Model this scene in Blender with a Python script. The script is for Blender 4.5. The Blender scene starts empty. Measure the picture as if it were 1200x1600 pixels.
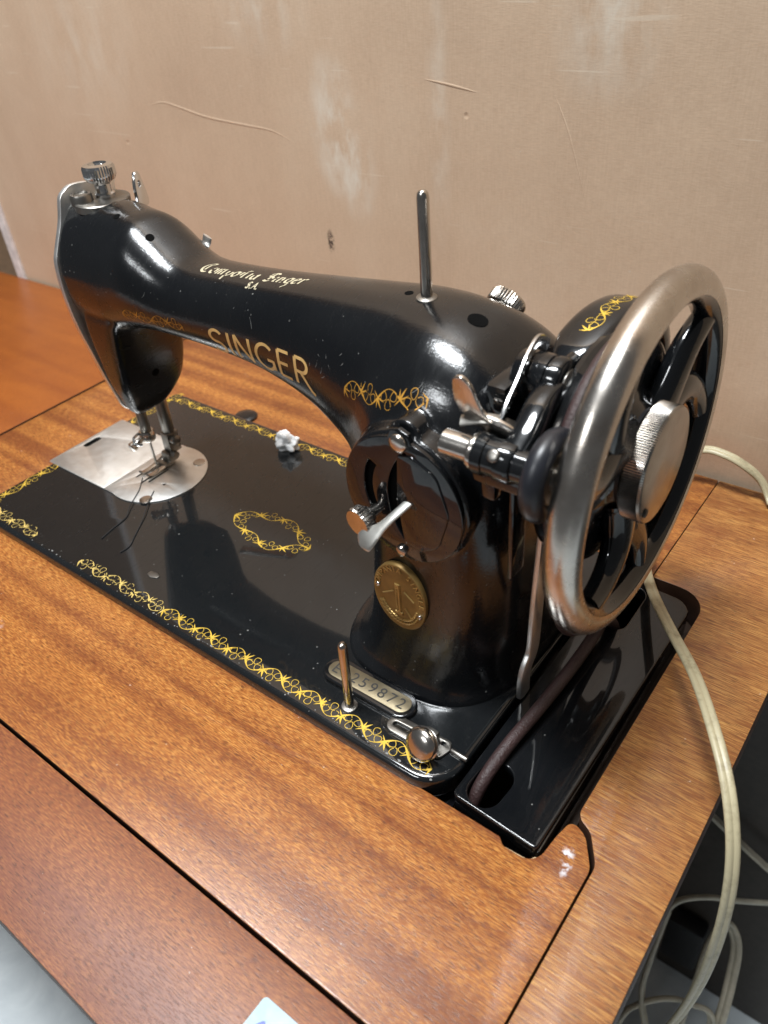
import bpy, bmesh, math, random
import numpy as np
from mathutils import Matrix, Vector, noise as mnoise
from mathutils.bvhtree import BVHTree
random.seed(7)
rng = np.random.default_rng(7)
PI = math.pi
S = 0.001                                   # everything below is modelled in millimetres
scene = bpy.context.scene
C = scene.collection

# ------------------------------------------------------------------ camera
cam_d = bpy.data.cameras.new('camera')
cam = bpy.data.objects.new('camera', cam_d); C.objects.link(cam); scene.camera = cam
RV = np.array([2.15922878, 0.682587737, -0.430165387]); CAM = np.array([483.7379, -152.3794, 297.8406])
th = np.linalg.norm(RV); k_ = RV / th
K_ = np.array([[0, -k_[2], k_[1]], [k_[2], 0, -k_[0]], [-k_[1], k_[0], 0]])
RM = np.eye(3) + math.sin(th) * K_ + (1 - math.cos(th)) * K_ @ K_
m = Matrix.Identity(4)
for i in range(3):
    m[i][0] = RM[0][i]; m[i][1] = -RM[1][i]; m[i][2] = -RM[2][i]; m[i][3] = CAM[i] * S
cam.matrix_world = m
cam_d.sensor_fit = 'HORIZONTAL'; cam_d.sensor_width = 36.0; cam_d.lens = 36 * 1241.2 / 1200
cam_d.clip_start = 0.01; cam_d.clip_end = 50
cam_d.dof.use_dof = True; cam_d.dof.focus_distance = 0.385; cam_d.dof.aperture_fstop = 15

# ------------------------------------------------------------------ world and light
w = bpy.data.worlds.new('World'); scene.world = w; w.use_nodes = True
bg = w.node_tree.nodes['Background']
bg.inputs[0].default_value = (0.95, 0.97, 1.0, 1); bg.inputs[1].default_value = 0.085
def area(name, loc, target, sx, sy, power, col):
    d = bpy.data.lights.new(name, 'AREA'); d.shape = 'ELLIPSE'; d.size = sx; d.size_y = sy
    d.energy = power; d.color = col
    o = bpy.data.objects.new(name, d); C.objects.link(o); o.location = loc
    o.rotation_euler = (Vector(target) - Vector(loc)).to_track_quat('-Z', 'Y').to_euler()
    return o
area('ceiling_lamp', (0.06, -0.11, 1.75), (0.06, -0.08, 0.0), 0.80, 0.32, 47, (0.93, 0.97, 1.0))
area('ceiling_lamp_far', (-0.10, -1.75, 1.75), (0.15, 0.2, 0.1), 0.9, 0.30, 15, (0.95, 0.98, 1.0))
scene.view_settings.view_transform = 'Standard'; scene.view_settings.look = 'None'
scene.view_settings.exposure = 0.22; scene.view_settings.gamma = 1.0

# ------------------------------------------------------------------ materials
def newmat(name):
    mt = bpy.data.materials.new(name); mt.use_nodes = True
    nt = mt.node_tree; b = nt.nodes['Principled BSDF']
    return mt, nt, b
def N(nt, typ, **kw):
    n = nt.nodes.new(typ)
    for k, v in kw.items():
        if k.startswith('in_'):
            key = k[3:]; key = int(key) if key.isdigit() else key
            n.inputs[key].default_value = v
        else: setattr(n, k, v)
    return n
def L(nt, a, b): nt.links.new(a, b)
def coords(nt, scale=(1, 1, 1), rot=(0, 0, 0)):
    t = N(nt, 'ShaderNodeTexCoord'); mp = N(nt, 'ShaderNodeMapping')
    mp.inputs['Scale'].default_value = scale; mp.inputs['Rotation'].default_value = rot
    L(nt, t.outputs['Object'], mp.inputs['Vector']); return mp.outputs['Vector']
def noise(nt, vec, scale=1.0, detail=3, rough=0.55, dist=0.0):
    n = N(nt, 'ShaderNodeTexNoise'); n.inputs['Scale'].default_value = scale
    n.inputs['Detail'].default_value = detail; n.inputs['Roughness'].default_value = rough
    n.inputs['Distortion'].default_value = dist
    L(nt, vec, n.inputs['Vector']); return n.outputs['Fac']
def ramp(nt, fac, stops):
    r = N(nt, 'ShaderNodeValToRGB'); e = r.color_ramp.elements
    while len(e) < len(stops): e.new(0.5)
    for el, (p, c) in zip(e, stops):
        el.position = p; el.color = c if len(c) == 4 else (*c, 1)
    L(nt, fac, r.inputs[0]); return r.outputs[0]
def mixc(nt, fac, a, b, mode='MIX'):
    mx = N(nt, 'ShaderNodeMix', data_type='RGBA', blend_type=mode)
    for sock, v in ((mx.inputs[0], fac), (mx.inputs[6], a), (mx.inputs[7], b)):
        if isinstance(v, (int, float)): sock.default_value = v
        elif isinstance(v, tuple): sock.default_value = v if len(v) == 4 else (*v, 1)
        else: L(nt, v, sock)
    return mx.outputs[2]
def math_(nt, op, a, b=0.0, c=0.0, clamp=False):
    n = N(nt, 'ShaderNodeMath', operation=op); n.use_clamp = clamp
    for i, v in enumerate((a, b, c)):
        if isinstance(v, (int, float)): n.inputs[i].default_value = v
        else: L(nt, v, n.inputs[i])
    return n.outputs[0]
def bump(nt, b, h, strength, dist):
    n = N(nt, 'ShaderNodeBump'); n.inputs['Strength'].default_value = strength; n.inputs['Distance'].default_value = dist
    L(nt, h, n.inputs['Height']); L(nt, n.outputs[0], b.inputs['Normal'])
def blob(nt, p, r, soft=1.0):
    """soft round mask about a point (metres) in object space, broken up by noise"""
    t = N(nt, 'ShaderNodeTexCoord')
    d = N(nt, 'ShaderNodeVectorMath', operation='SUBTRACT'); L(nt, t.outputs['Object'], d.inputs[0]); d.inputs[1].default_value = p
    q = N(nt, 'ShaderNodeVectorMath', operation='DIVIDE'); L(nt, d.outputs[0], q.inputs[0]); q.inputs[1].default_value = r
    ln = N(nt, 'ShaderNodeVectorMath', operation='LENGTH'); L(nt, q.outputs[0], ln.inputs[0])
    return math_(nt, 'SUBTRACT', 1.0, ln.outputs['Value'], clamp=True)

def simple(name, col, rough=0.4, metal=0.0, coat=0.0, bumps=None):
    mt, nt, b = newmat(name)
    v = coords(nt)
    n = noise(nt, v, 140, 4)
    lo = tuple(c * 0.82 for c in col); hi = tuple(min(1, c * 1.15) for c in col)
    L(nt, ramp(nt, n, [(0.3, lo), (0.7, hi)]), b.inputs['Base Color'])
    r = math_(nt, 'MULTIPLY_ADD', noise(nt, v, 320, 3), 0.25 * rough, rough * 0.875)
    L(nt, r, b.inputs['Roughness'])
    b.inputs['Metallic'].default_value = metal; b.inputs['Coat Weight'].default_value = coat
    b.inputs['Coat Roughness'].default_value = 0.06
    if bumps: bump(nt, b, noise(nt, v, bumps[0], 4), bumps[1], bumps[2])
    return mt

def enamel(name, dust=1.0, base=(0.0028, 0.0034, 0.0044), croug=0.05, spec=0.10, cior=1.8, micro=0.0, cw=0.75):
    mt, nt, b = newmat(name)
    v = coords(nt)
    vor = N(nt, 'ShaderNodeTexVoronoi', feature='F1'); vor.inputs['Scale'].default_value = 260; L(nt, v, vor.inputs['Vector'])
    cellr = N(nt, 'ShaderNodeSeparateColor'); L(nt, vor.outputs['Color'], cellr.inputs[0])
    keep = math_(nt, 'GREATER_THAN', cellr.outputs[0], 1.0 - 0.28 * dust)
    rad = math_(nt, 'MULTIPLY_ADD', cellr.outputs[1], 0.10, 0.03)
    dot = math_(nt, 'MULTIPLY', math_(nt, 'LESS_THAN', vor.outputs['Distance'], rad), keep)
    big = noise(nt, v, 30, 4)
    patch = ramp(nt, big, [(0.42, (0, 0, 0)), (0.62, (1, 1, 1))])
    dotm = math_(nt, 'MULTIPLY', dot, patch)
    haze = ramp(nt, noise(nt, v, 18, 5), [(0.35, (0, 0, 0)), (0.8, (1, 1, 1))])
    c1 = mixc(nt, math_(nt, 'MULTIPLY', haze, 0.5), base, (0.012, 0.0125, 0.013))
    L(nt, mixc(nt, math_(nt, 'MULTIPLY', dotm, 0.55), c1, (0.30, 0.30, 0.28)), b.inputs['Base Color'])
    # fine swirling scratches spread the lamp's highlight a little
    sc = noise(nt, coords(nt, (500, 90, 200), (0.3, 0.5, 0.4)), 1.0, 3)
    r = math_(nt, 'MULTIPLY_ADD', sc, 0.20, 0.15)
    L(nt, r, b.inputs['Roughness'])
    b.inputs['Coat Weight'].default_value = cw
    L(nt, math_(nt, 'MULTIPLY_ADD', dotm, 0.3, croug), b.inputs['Coat Roughness']); b.inputs['Coat IOR'].default_value = cior
    b.inputs['Specular IOR Level'].default_value = spec
    bump(nt, b, noise(nt, v, 60, 2), 0.05, 0.0006)
    if micro:                                   # hair scratches in the lacquer, seen only where the lamp glances off
        bn = N(nt, 'ShaderNodeBump'); bn.inputs['Strength'].default_value = micro; bn.inputs['Distance'].default_value = 0.0001
        h1 = noise(nt, coords(nt, (1500, 260, 700), (0.3, 0.5, 0.4)), 1.0, 2); h2 = noise(nt, coords(nt, (300, 1300, 900), (0.1, -.6, 0.9)), 1.0, 2)
        L(nt, math_(nt, 'ADD', h1, h2), bn.inputs['Height']); L(nt, bn.outputs[0], b.inputs['Coat Normal'])
    return mt

def nickel(name, col=(0.62, 0.58, 0.53), rough=0.16, tarnish=(0.30, 0.25, 0.20), amount=0.5):
    mt, nt, b = newmat(name)
    v = coords(nt)
    f = ramp(nt, noise(nt, v, 70, 5, 0.65), [(0.40, (0, 0, 0)), (0.72, (1, 1, 1))])
    L(nt, mixc(nt, math_(nt, 'MULTIPLY', f, amount), col, tarnish), b.inputs['Base Color'])
    b.inputs['Metallic'].default_value = 1.0
    L(nt, math_(nt, 'MULTIPLY_ADD', noise(nt, v, 160, 4), 0.16, rough - 0.05), b.inputs['Roughness'])
    bump(nt, b, noise(nt, v, 500, 3), 0.06, 0.0003)
    return mt

def wood(name, dark, light, dash_col, rough=0.34, marks=(), dash=(230, 1900), dash_amt=0.8, pores=0.6, pore=(230, 2300), rib_scale=(0.9, 62), contrast=1.0):
    """ribbon-striped veneer: wide bands, short bright dashes in the light bands, small dark pores everywhere"""
    mt, nt, b = newmat(name)
    rib = noise(nt, coords(nt, (rib_scale[0], rib_scale[1], 1), (0, 0, .01)), 1.0, 2, 0.5, 0.25)
    rib = math_(nt, 'MULTIPLY_ADD', math_(nt, 'SUBTRACT', rib, 0.5), 2.6 * contrast, 0.5, clamp=True)
    mot = noise(nt, coords(nt, (26, 60, 1)), 1.0, 3, 0.6)
    rib2 = math_(nt, 'MULTIPLY_ADD', math_(nt, 'SUBTRACT', mot, 0.5), 1.1, rib, clamp=True)
    c = mixc(nt, rib2, dark, light)
    dn = noise(nt, coords(nt, (dash[0], dash[1], 1), (0, 0, 0.04)), 1.0, 2, 0.6)
    dm = ramp(nt, dn, [(0.47, (0, 0, 0)), (0.60, (1, 1, 1))])
    c = mixc(nt, math_(nt, 'MULTIPLY', dm, math_(nt, 'MULTIPLY_ADD', rib2, 0.75 * dash_amt, 0.22 * dash_amt)), c, dash_col)
    dd = ramp(nt, dn, [(0.28, (1, 1, 1)), (0.44, (0, 0, 0))])
    c = mixc(nt, math_(nt, 'MULTIPLY', dd, 0.35), c, tuple(x * 0.55 for x in dark))
    por = noise(nt, coords(nt, (pore[0], pore[1], 1), (0, 0, -0.015)), 1.0, 2, 0.5)
    pm = ramp(nt, por, [(0.555, (0, 0, 0)), (0.63, (1, 1, 1))])
    c = mixc(nt, math_(nt, 'MULTIPLY', pm, pores), c, tuple(x * 0.30 for x in dark))
    big = ramp(nt, noise(nt, coords(nt, (5, 9, 1)), 1.0, 3), [(0.3, (0.86, 0.82, 0.80)), (0.7, (1.06, 1.06, 1.05))])
    c = mixc(nt, 1.0, c, big, 'MULTIPLY')
    for p, r, col, amt in marks:
        mk = math_(nt, 'MULTIPLY', blob(nt, p, r), ramp(nt, noise(nt, coords(nt), 330, 4), [(0.46, (0, 0, 0)), (0.58, (1, 1, 1))]))
        c = mixc(nt, math_(nt, 'MULTIPLY', mk, amt, clamp=True), c, col)
    spk = ramp(nt, noise(nt, coords(nt), 420, 1), [(0.80, (0, 0, 0)), (0.83, (1, 1, 1))])
    c = mixc(nt, math_(nt, 'MULTIPLY', spk, 0.5), c, (0.6, 0.5, 0.42))
    L(nt, c, b.inputs['Base Color'])
    smear = noise(nt, coords(nt, (9, 14, 1)), 1.0, 4, 0.6)
    L(nt, math_(nt, 'MULTIPLY_ADD', smear, 0.22, rough - 0.11), b.inputs['Roughness'])
    h = math_(nt, 'SUBTRACT', math_(nt, 'MULTIPLY', dn, 0.5), pm)
    bump(nt, b, h, 0.20, 0.0002)
    return mt

M = {}
M['enamel'] = enamel('black_enamel', 1.6, croug=0.14, spec=0.20, cior=1.62, micro=0.55, cw=0.62)
M['enamel_bed'] = enamel('black_enamel_bed', 1.6, (0.0065, 0.0076, 0.0085))
M['enamel_clean'] = enamel('black_enamel_clean', 0.5, cior=1.65)
M['nickel'] = nickel('worn_nickel', (0.60, 0.565, 0.52), 0.18)
M['rim'] = nickel('worn_nickel_rim', (0.60, 0.56, 0.51), 0.23, (0.28, 0.22, 0.17), 0.5)
M['bright'] = nickel('bright_nickel', (0.74, 0.74, 0.74), 0.14, (0.5, 0.47, 0.43), 0.3)
M['steel'] = nickel('dull_steel', (0.30, 0.285, 0.26), 0.34, (0.16, 0.14, 0.12), 0.6)
M['knob'] = nickel('worn_knob_nickel', (0.40, 0.385, 0.36), 0.20, (0.22, 0.18, 0.15), 0.6)
M['plate'] = nickel('brushed_plate', (0.86, 0.85, 0.82), 0.38, (0.58, 0.56, 0.52), 0.4)
M['lever'] = nickel('lever_nickel', (0.80, 0.79, 0.74), 0.36, (0.45, 0.42, 0.36), 0.5)
M['gold'] = simple('gold_transfer', (0.70, 0.46, 0.06), 0.42, 0.35)
M['gold_worn'] = simple('gold_transfer_rubbed', (0.62, 0.45, 0.13), 0.5, 0.25)
M['gold_dim'] = simple('gold_transfer_shaded', (0.50, 0.25, 0.035), 0.45, 0.3)  # dimmer copy of the gold: the arm's weaker light put into the colour
M['gold_text'] = simple('gold_lettering', (0.78, 0.52, 0.20), 0.42, 0.3)
M['cream'] = simple('pale_gold_transfer', (0.50, 0.44, 0.30), 0.5, 0.2)
M['brass'] = simple('brass', (0.27, 0.165, 0.050), 0.50, 0.45)
M['brass_hi'] = simple('brass_worn_high', (0.46, 0.31, 0.11), 0.38, 0.6)
M['brass_dull'] = simple('dull_brass', (0.20, 0.165, 0.105), 0.45, 0.8)
M['scratch'] = simple('bare_scratched_metal', (0.20, 0.20, 0.19), 0.5)
M['ink'] = simple('stamped_dark', (0.02, 0.018, 0.015), 0.5)
M['hole'] = simple('dark_hole', (0.004, 0.004, 0.004), 0.7)
M['hole'].node_tree.nodes['Principled BSDF'].inputs['Specular IOR Level'].default_value = 0.02
M['rubber'] = simple('black_rubber', (0.012, 0.013, 0.017), 0.38)
M['leather'] = simple('brown_leather', (0.038, 0.019, 0.018), 0.5, bumps=(900, 0.7, 0.0008))
mt, nt, b = newmat('cream_plastic'); M['cord'] = mt
g_ = ramp(nt, noise(nt, coords(nt), 160, 5, 0.7), [(0.50, (0, 0, 0)), (0.72, (1, 1, 1))])
L(nt, mixc(nt, math_(nt, 'MULTIPLY', g_, 0.65), (0.44, 0.385, 0.245), (0.19, 0.155, 0.09)), b.inputs['Base Color']); b.inputs['Roughness'].default_value = 0.42
M['cord_dim'] = simple('grey_cream_plastic', (0.50, 0.46, 0.36), 0.5)
M['cotton'] = simple('white_cotton', (0.90, 0.90, 0.87), 0.9, bumps=(700, 0.5, 0.0006))

M['thread'] = simple('black_thread', (0.01, 0.01, 0.01), 0.7)
M['label'] = simple('pale_label', (0.30, 0.44, 0.50), 0.4)
M['blue'] = simple('blue_print', (0.06, 0.10, 0.50), 0.4)
M['edge'] = simple('shade_dark_edge', (0.045, 0.018, 0.008), 0.6)  # shade of the gaps between boards put into the edge colour
M['white'] = simple('white_paint', (0.72, 0.68, 0.66), 0.5)
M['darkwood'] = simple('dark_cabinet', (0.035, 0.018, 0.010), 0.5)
M['darkboard'] = simple('shade_board', (0.050, 0.040, 0.031), 0.5)  # dark colour in place of the shade below the table
M['blackbox'] = simple('black_plastic', (0.008, 0.008, 0.009), 0.5)
M['raw'] = simple('raw_chipboard', (0.45, 0.32, 0.18), 0.8, bumps=(700, 0.5, 0.0008))
SMUDGE = [((0.4245, 0.0095, -0.006), (0.0035, 0.0042, 0.01), (0.62, 0.60, 0.62), 1.6), ((0.4268, 0.0045, -0.006), (0.0022, 0.0055, 0.01), (0.62, 0.60, 0.62), 1.5),
          ((0.105, -0.050, -0.006), (0.009, 0.006, 0.01), (0.60, 0.42, 0.36), 1.2)]
M['wood'] = wood('sapele_veneer', (0.180, 0.051, 0.0150), (0.310, 0.103, 0.023), (0.52, 0.24, 0.06), marks=SMUDGE, dash_amt=0.95, rib_scale=(0.8, 78), contrast=1.25)
M['wood_right'] = wood('sapele_veneer_side', (0.185, 0.058, 0.018), (0.300, 0.112, 0.029), (0.57, 0.31, 0.092), dash=(62, 2300), dash_amt=1.0, pore=(190, 2600), contrast=.6)
M['wood_flap'] = wood('sapele_veneer_front', (0.145, 0.038, 0.0135), (0.215, 0.064, 0.0175), (0.40, 0.165, 0.042), rough=0.46, dash_amt=0.6, rib_scale=(0.9, 40))
M['wood_left'] = wood('orange_leaf_veneer', (0.215, 0.056, 0.010), (0.285, 0.081, 0.012), (0.37, 0.125, 0.020), rough=0.38, pores=0.12, dash_amt=.4, contrast=.6)

# wall: painted board with scuffs
mt, nt, b = newmat('painted_board_wall'); M['wall'] = mt
streak = noise(nt, coords(nt, (14, 1, 2.2)), 1.0, 4, 0.6, 0.4)
cloud = noise(nt, coords(nt), 7, 5, 0.6)
weave = noise(nt, coords(nt, (260, 1, 1400)), 1.0, 2)
weave2 = noise(nt, coords(nt, (900, 1, 90)), 1.0, 2)
s = math_(nt, 'ADD', math_(nt, 'MULTIPLY', streak, 0.35), math_(nt, 'MULTIPLY', cloud, 0.65))
c = ramp(nt, s, [(0.34, (0.565, 0.40, 0.272)), (0.50, (0.640, 0.462, 0.316)), (0.66, (0.695, 0.525, 0.372))])
c = mixc(nt, 0.10, c, ramp(nt, weave, [(0.35, (0.25, 0.16, 0.10)), (0.65, (0.72, 0.56, 0.42))]))
c = mixc(nt, 0.06, c, ramp(nt, weave2, [(0.35, (0.22, 0.14, 0.09)), (0.65, (0.75, 0.60, 0.46))]))
scuffn = ramp(nt, noise(nt, coords(nt, (60, 1, 25)), 1.0, 5, 0.65), [(0.42, (0, 0, 0)), (0.66, (1, 1, 1))])
for p, r, amt in [((0.103, 0.0, 0.178), (0.024, 0.1, 0.050), 1.6), ((0.118, 0.0, 0.150), (0.020, 0.1, 0.036), 1.2),
                  ((0.050, 0.0, 0.245), (0.045, 0.1, 0.030), 0.6), ((0.290, 0.0, 0.245), (0.036, 0.1, 0.050), 0.8),
                  ((0.186, 0.0, 0.19), (0.010, 0.1, 0.09), 0.6), ((-0.15, 0.0, 0.22), (0.08, 0.1, 0.06), 0.35)]:
    c = mixc(nt, math_(nt, 'MULTIPLY', math_(nt, 'MULTIPLY', blob(nt, p, r), scuffn), amt, clamp=True), c, (0.76, 0.69, 0.58))
sp = ramp(nt, noise(nt, coords(nt, (300, 1, 300)), 1.0, 1), [(0.79, (0, 0, 0)), (0.81, (1, 1, 1))])
c = mixc(nt, math_(nt, 'MULTIPLY', sp, 0.5), c, (0.66, 0.56, 0.45))
for rz, lo in ((0.5, .715), (-0.9, .725), (1.3, .72)):                       # hairline scratches, paler than the paint
    hl = ramp(nt, noise(nt, coords(nt, (7, 1, 300), (0, rz, 0)), 1.0, 1), [(lo, (0, 0, 0)), (lo + .012, (1, 1, 1))])
    gate = ramp(nt, noise(nt, coords(nt, (18, 1, 18), (0, rz, 0)), 1.0, 2), [(0.5, (0, 0, 0)), (0.56, (1, 1, 1))])
    c = mixc(nt, math_(nt, 'MULTIPLY', math_(nt, 'MULTIPLY', hl, gate), 0.45), c, (0.74, 0.62, 0.48))
pen = math_(nt, 'MULTIPLY', blob(nt, (0.0885, 0.0, 0.100), (0.004, 0.1, 0.010)), ramp(nt, noise(nt, coords(nt, (500, 1, 350)), 1.0, 3), [(0.44, (0, 0, 0)), (0.52, (1, 1, 1))]))
c = mixc(nt, math_(nt, 'MULTIPLY', pen, 1.6, clamp=True), c, (0.05, 0.035, 0.03))
L(nt, c, b.inputs['Base Color'])
L(nt, math_(nt, 'MULTIPLY_ADD', streak, 0.2, 0.42), b.inputs['Roughness'])
vd = N(nt, 'ShaderNodeTexVoronoi', feature='F1'); vd.inputs['Scale'].default_value = 34; L(nt, coords(nt), vd.inputs['Vector'])
vs = N(nt, 'ShaderNodeSeparateColor'); L(nt, vd.outputs['Color'], vs.inputs[0])
dr = math_(nt, 'MULTIPLY_ADD', vs.outputs[1], 0.05, 0.02)
dent = math_(nt, 'MULTIPLY', math_(nt, 'GREATER_THAN', vs.outputs[0], 0.72), math_(nt, 'SUBTRACT', 1.0, math_(nt, 'DIVIDE', vd.outputs['Distance'], dr), clamp=True))
hh = math_(nt, 'ADD', math_(nt, 'MULTIPLY', weave, 0.25), noise(nt, coords(nt), 110, 5))
hh = math_(nt, 'MULTIPLY_ADD', dent, -3.0, hh)
bump(nt, b, hh, 0.22, 0.0007)

mt, nt, b = newmat('marbled_floor'); M['floor'] = mt
v = coords(nt)
L(nt, ramp(nt, noise(nt, v, 22, 6, 0.65, 0.6), [(0.3, (0.60, 0.66, 0.69)), (0.7, (0.80, 0.86, 0.88))]), b.inputs['Base Color'])
b.inputs['Roughness'].default_value = 0.35

# ------------------------------------------------------------------ object helpers
ROOTS = {}
def link(o, parent=None):
    C.objects.link(o)
    if parent is not None:
        o.parent = parent
        p = parent; off = Vector((0, 0, 0))
        while p is not None: off = off + p.location; p = p.parent
        o.location = -off if o.get('_abs', True) else o.location
    return o
def thing(name, loc, label, cat, group=None):
    o = bpy.data.objects.new(name, None); C.objects.link(o); o.empty_display_size = 0.01
    o.location = Vector(loc) * S
    tag(o, label, cat, group); return o
def tag(o, label, cat, group=None):
    o['label'] = label; o['category'] = cat
    if group: o['group'] = group
    return o
def mesh(name, vf, mat, parent=None, smooth=True, angle=40, label=None):
    v, f = vf
    me = bpy.data.meshes.new(name)
    me.from_pydata([tuple(float(c) * S for c in p) for p in v], [], [tuple(int(i) for i in q) for q in f])
    me.validate(); me.update()
    bm = bmesh.new(); bm.from_mesh(me)
    bmesh.ops.recalc_face_normals(bm, faces=bm.faces)
    ca = math.radians(angle)
    for fc in bm.faces: fc.smooth = smooth
    for e in bm.edges:
        if len(e.link_faces) == 2 and e.calc_face_angle(0) > ca: e.smooth = False
    bm.to_mesh(me); bm.free()
    for mm in (mat if isinstance(mat, (list, tuple)) else [mat]): me.materials.append(mm)
    o = bpy.data.objects.new(name, me); link(o, parent)
    if label: o['label'] = label
    return o
def join(*parts):
    V, F, n = [], [], 0
    for v, f in parts:
        V += [tuple(p) for p in v]; F += [tuple(i + n for i in q) for q in f]; n += len(v)
    return V, F
def xf(vf, M4):
    return [tuple(M4 @ Vector(p)) for p in vf[0]], vf[1]
def frame(origin, zdir, xdir=None):
    z = Vector(zdir).normalized()
    x = Vector(xdir) if xdir is not None else (Vector((1, 0, 0)) if abs(z.x) < 0.9 else Vector((0, 1, 0)))
    x = (x - z * x.dot(z)).normalized(); y = z.cross(x)
    m = Matrix.Identity(4)
    for i in range(3): m[i][0] = x[i]; m[i][1] = y[i]; m[i][2] = z[i]; m[i][3] = origin[i]
    return m
def lathe(prof, origin, axis, seg=40, knurl=None, xdir=None):
    """prof: (radius, height) list from bottom to top; knurl=(first ring, last ring, count, depth)"""
    V, F = [], []
    n = len(prof)
    for i, (r, h) in enumerate(prof):
        for j in range(seg):
            rr = r
            if knurl and knurl[0] <= i <= knurl[1]: rr = r - (knurl[3] if j % 2 else 0)
            a = 2 * PI * j / seg
            V.append((rr * math.cos(a), rr * math.sin(a), h))
    for i in range(n - 1):
        for j in range(seg):
            a = i * seg + j; b2 = i * seg + (j + 1) % seg
            F.append((a, b2, b2 + seg, a + seg))
    F.append(tuple(range(seg - 1, -1, -1))); F.append(tuple(range((n - 1) * seg, n * seg)))
    return xf((V, F), frame(origin, axis, xdir))
def cyl(p0, p1, r, seg=24, bev=0.0):
    p0 = Vector(p0); p1 = Vector(p1); h = (p1 - p0).length
    if bev > 0: pr = [(r - bev, 0), (r - bev * .3, bev * .3), (r, bev), (r, h - bev), (r - bev * .3, h - bev * .3), (r - bev, h)]
    else: pr = [(r, 0), (r, h)]
    return lathe(pr, p0, p1 - p0, seg)
def spline(pts, n):
    """Catmull-Rom through the control rows"""
    P = np.array(pts, float); m_ = len(P)
    P = np.vstack([2 * P[0] - P[1], P, 2 * P[-1] - P[-2]])
    t = np.linspace(0, m_ - 1, n); out = []
    for tt in t:
        i = min(int(tt), m_ - 2); u = tt - i
        p0, p1, p2, p3 = P[i], P[i + 1], P[i + 2], P[i + 3]
        out.append(0.5 * ((2 * p1) + (-p0 + p2) * u + (2 * p0 - 5 * p1 + 4 * p2 - p3) * u * u + (-p0 + 3 * p1 - 3 * p2 + p3) * u ** 3))
    return np.array(out)
def tube(pts, sec, up=(0, 0, 1), scale=None, closed=False, cap=True):
    """sweep the 2-D closed section along pts; section x axis = side, y axis = up-ish"""
    P = [Vector(p) for p in pts]; n = len(P); k = len(sec); V, F = [], []
    side_prev = None
    for i in range(n):
        if closed: t = P[(i + 1) % n] - P[i - 1]
        else: t = P[min(i + 1, n - 1)] - P[max(i - 1, 0)]
        t.normalize()
        if side_prev is None:
            sd = t.cross(Vector(up)); sd = sd if sd.length > 1e-4 else t.cross(Vector((1, 0, 0)))
        else: sd = side_prev - t * side_prev.dot(t)
        sd.normalize(); u = sd.cross(t); side_prev = sd
        s_ = scale[i] if scale is not None else (1, 1)
        for (a, b_) in sec: V.append(tuple(P[i] + sd * a * s_[0] + u * b_ * s_[1]))
    for i in range(n if closed else n - 1):
        for j in range(k):
            a = i * k + j; b2 = i * k + (j + 1) % k; c_ = ((i + 1) % n) * k + (j + 1) % k; d = ((i + 1) % n) * k + j
            F.append((a, b2, c_, d))
    if cap and not closed:
        F.append(tuple(range(k - 1, -1, -1))); F.append(tuple(range((n - 1) * k, n * k)))
    return V, F
def oval(a, b, k=14, n=2.0):
    o = []
    for j in range(k):
        t = 2 * PI * j / k; c, s_ = math.cos(t), math.sin(t)
        o.append((a * math.copysign(abs(c) ** (2 / n), c), b * math.copysign(abs(s_) ** (2 / n), s_)))
    return o
def box(x0, x1, y0, y1, z0, z1, bev=0.0, seg=2):
    bm = bmesh.new(); bmesh.ops.create_cube(bm, size=1)
    for v in bm.verts:
        v.co = Vector(((x0 + x1) / 2 + v.co.x * (x1 - x0), (y0 + y1) / 2 + v.co.y * (y1 - y0), (z0 + z1) / 2 + v.co.z * (z1 - z0)))
    if bev: bmesh.ops.bevel(bm, geom=list(bm.edges), offset=bev, segments=seg, affect='EDGES', profile=0.6)
    r = ([tuple(v.co) for v in bm.verts], [tuple(v.index for v in f.verts) for f in bm.faces])
    bm.verts.index_update(); r = ([tuple(v.co) for v in bm.verts], [tuple(v.index for v in f.verts) for f in bm.faces]); bm.free()
    return r
def rnd_poly(pts, radii, seg=8):
    """polygon with rounded corners"""
    out = []; n = len(pts)
    for i in range(n):
        p = Vector(pts[i]).to_2d(); a = Vector(pts[i - 1]).to_2d(); b_ = Vector(pts[(i + 1) % n]).to_2d()
        r = radii[i] if isinstance(radii, (list, tuple)) else radii
        da = (a - p); db = (b_ - p); la, lb = da.length, db.length; da.normalize(); db.normalize()
        ang = math.acos(max(-1, min(1, da.dot(db))))
        if r <= 0 or ang > PI - 1e-3: out.append((p.x, p.y)); continue
        d = min(r / math.tan(ang / 2), la * .49, lb * .49); rr = d * math.tan(ang / 2)
        c = p + (da + db).normalized() * (rr / math.sin(ang / 2))
        s0 = p + da * d - c; s1 = p + db * d - c
        a0 = math.atan2(s0.y, s0.x); a1 = math.atan2(s1.y, s1.x); dd = (a1 - a0 + PI) % (2 * PI) - PI
        for k in range(seg + 1):
            t = a0 + dd * k / seg; out.append((c.x + rr * math.cos(t), c.y + rr * math.sin(t)))
    return out
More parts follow.
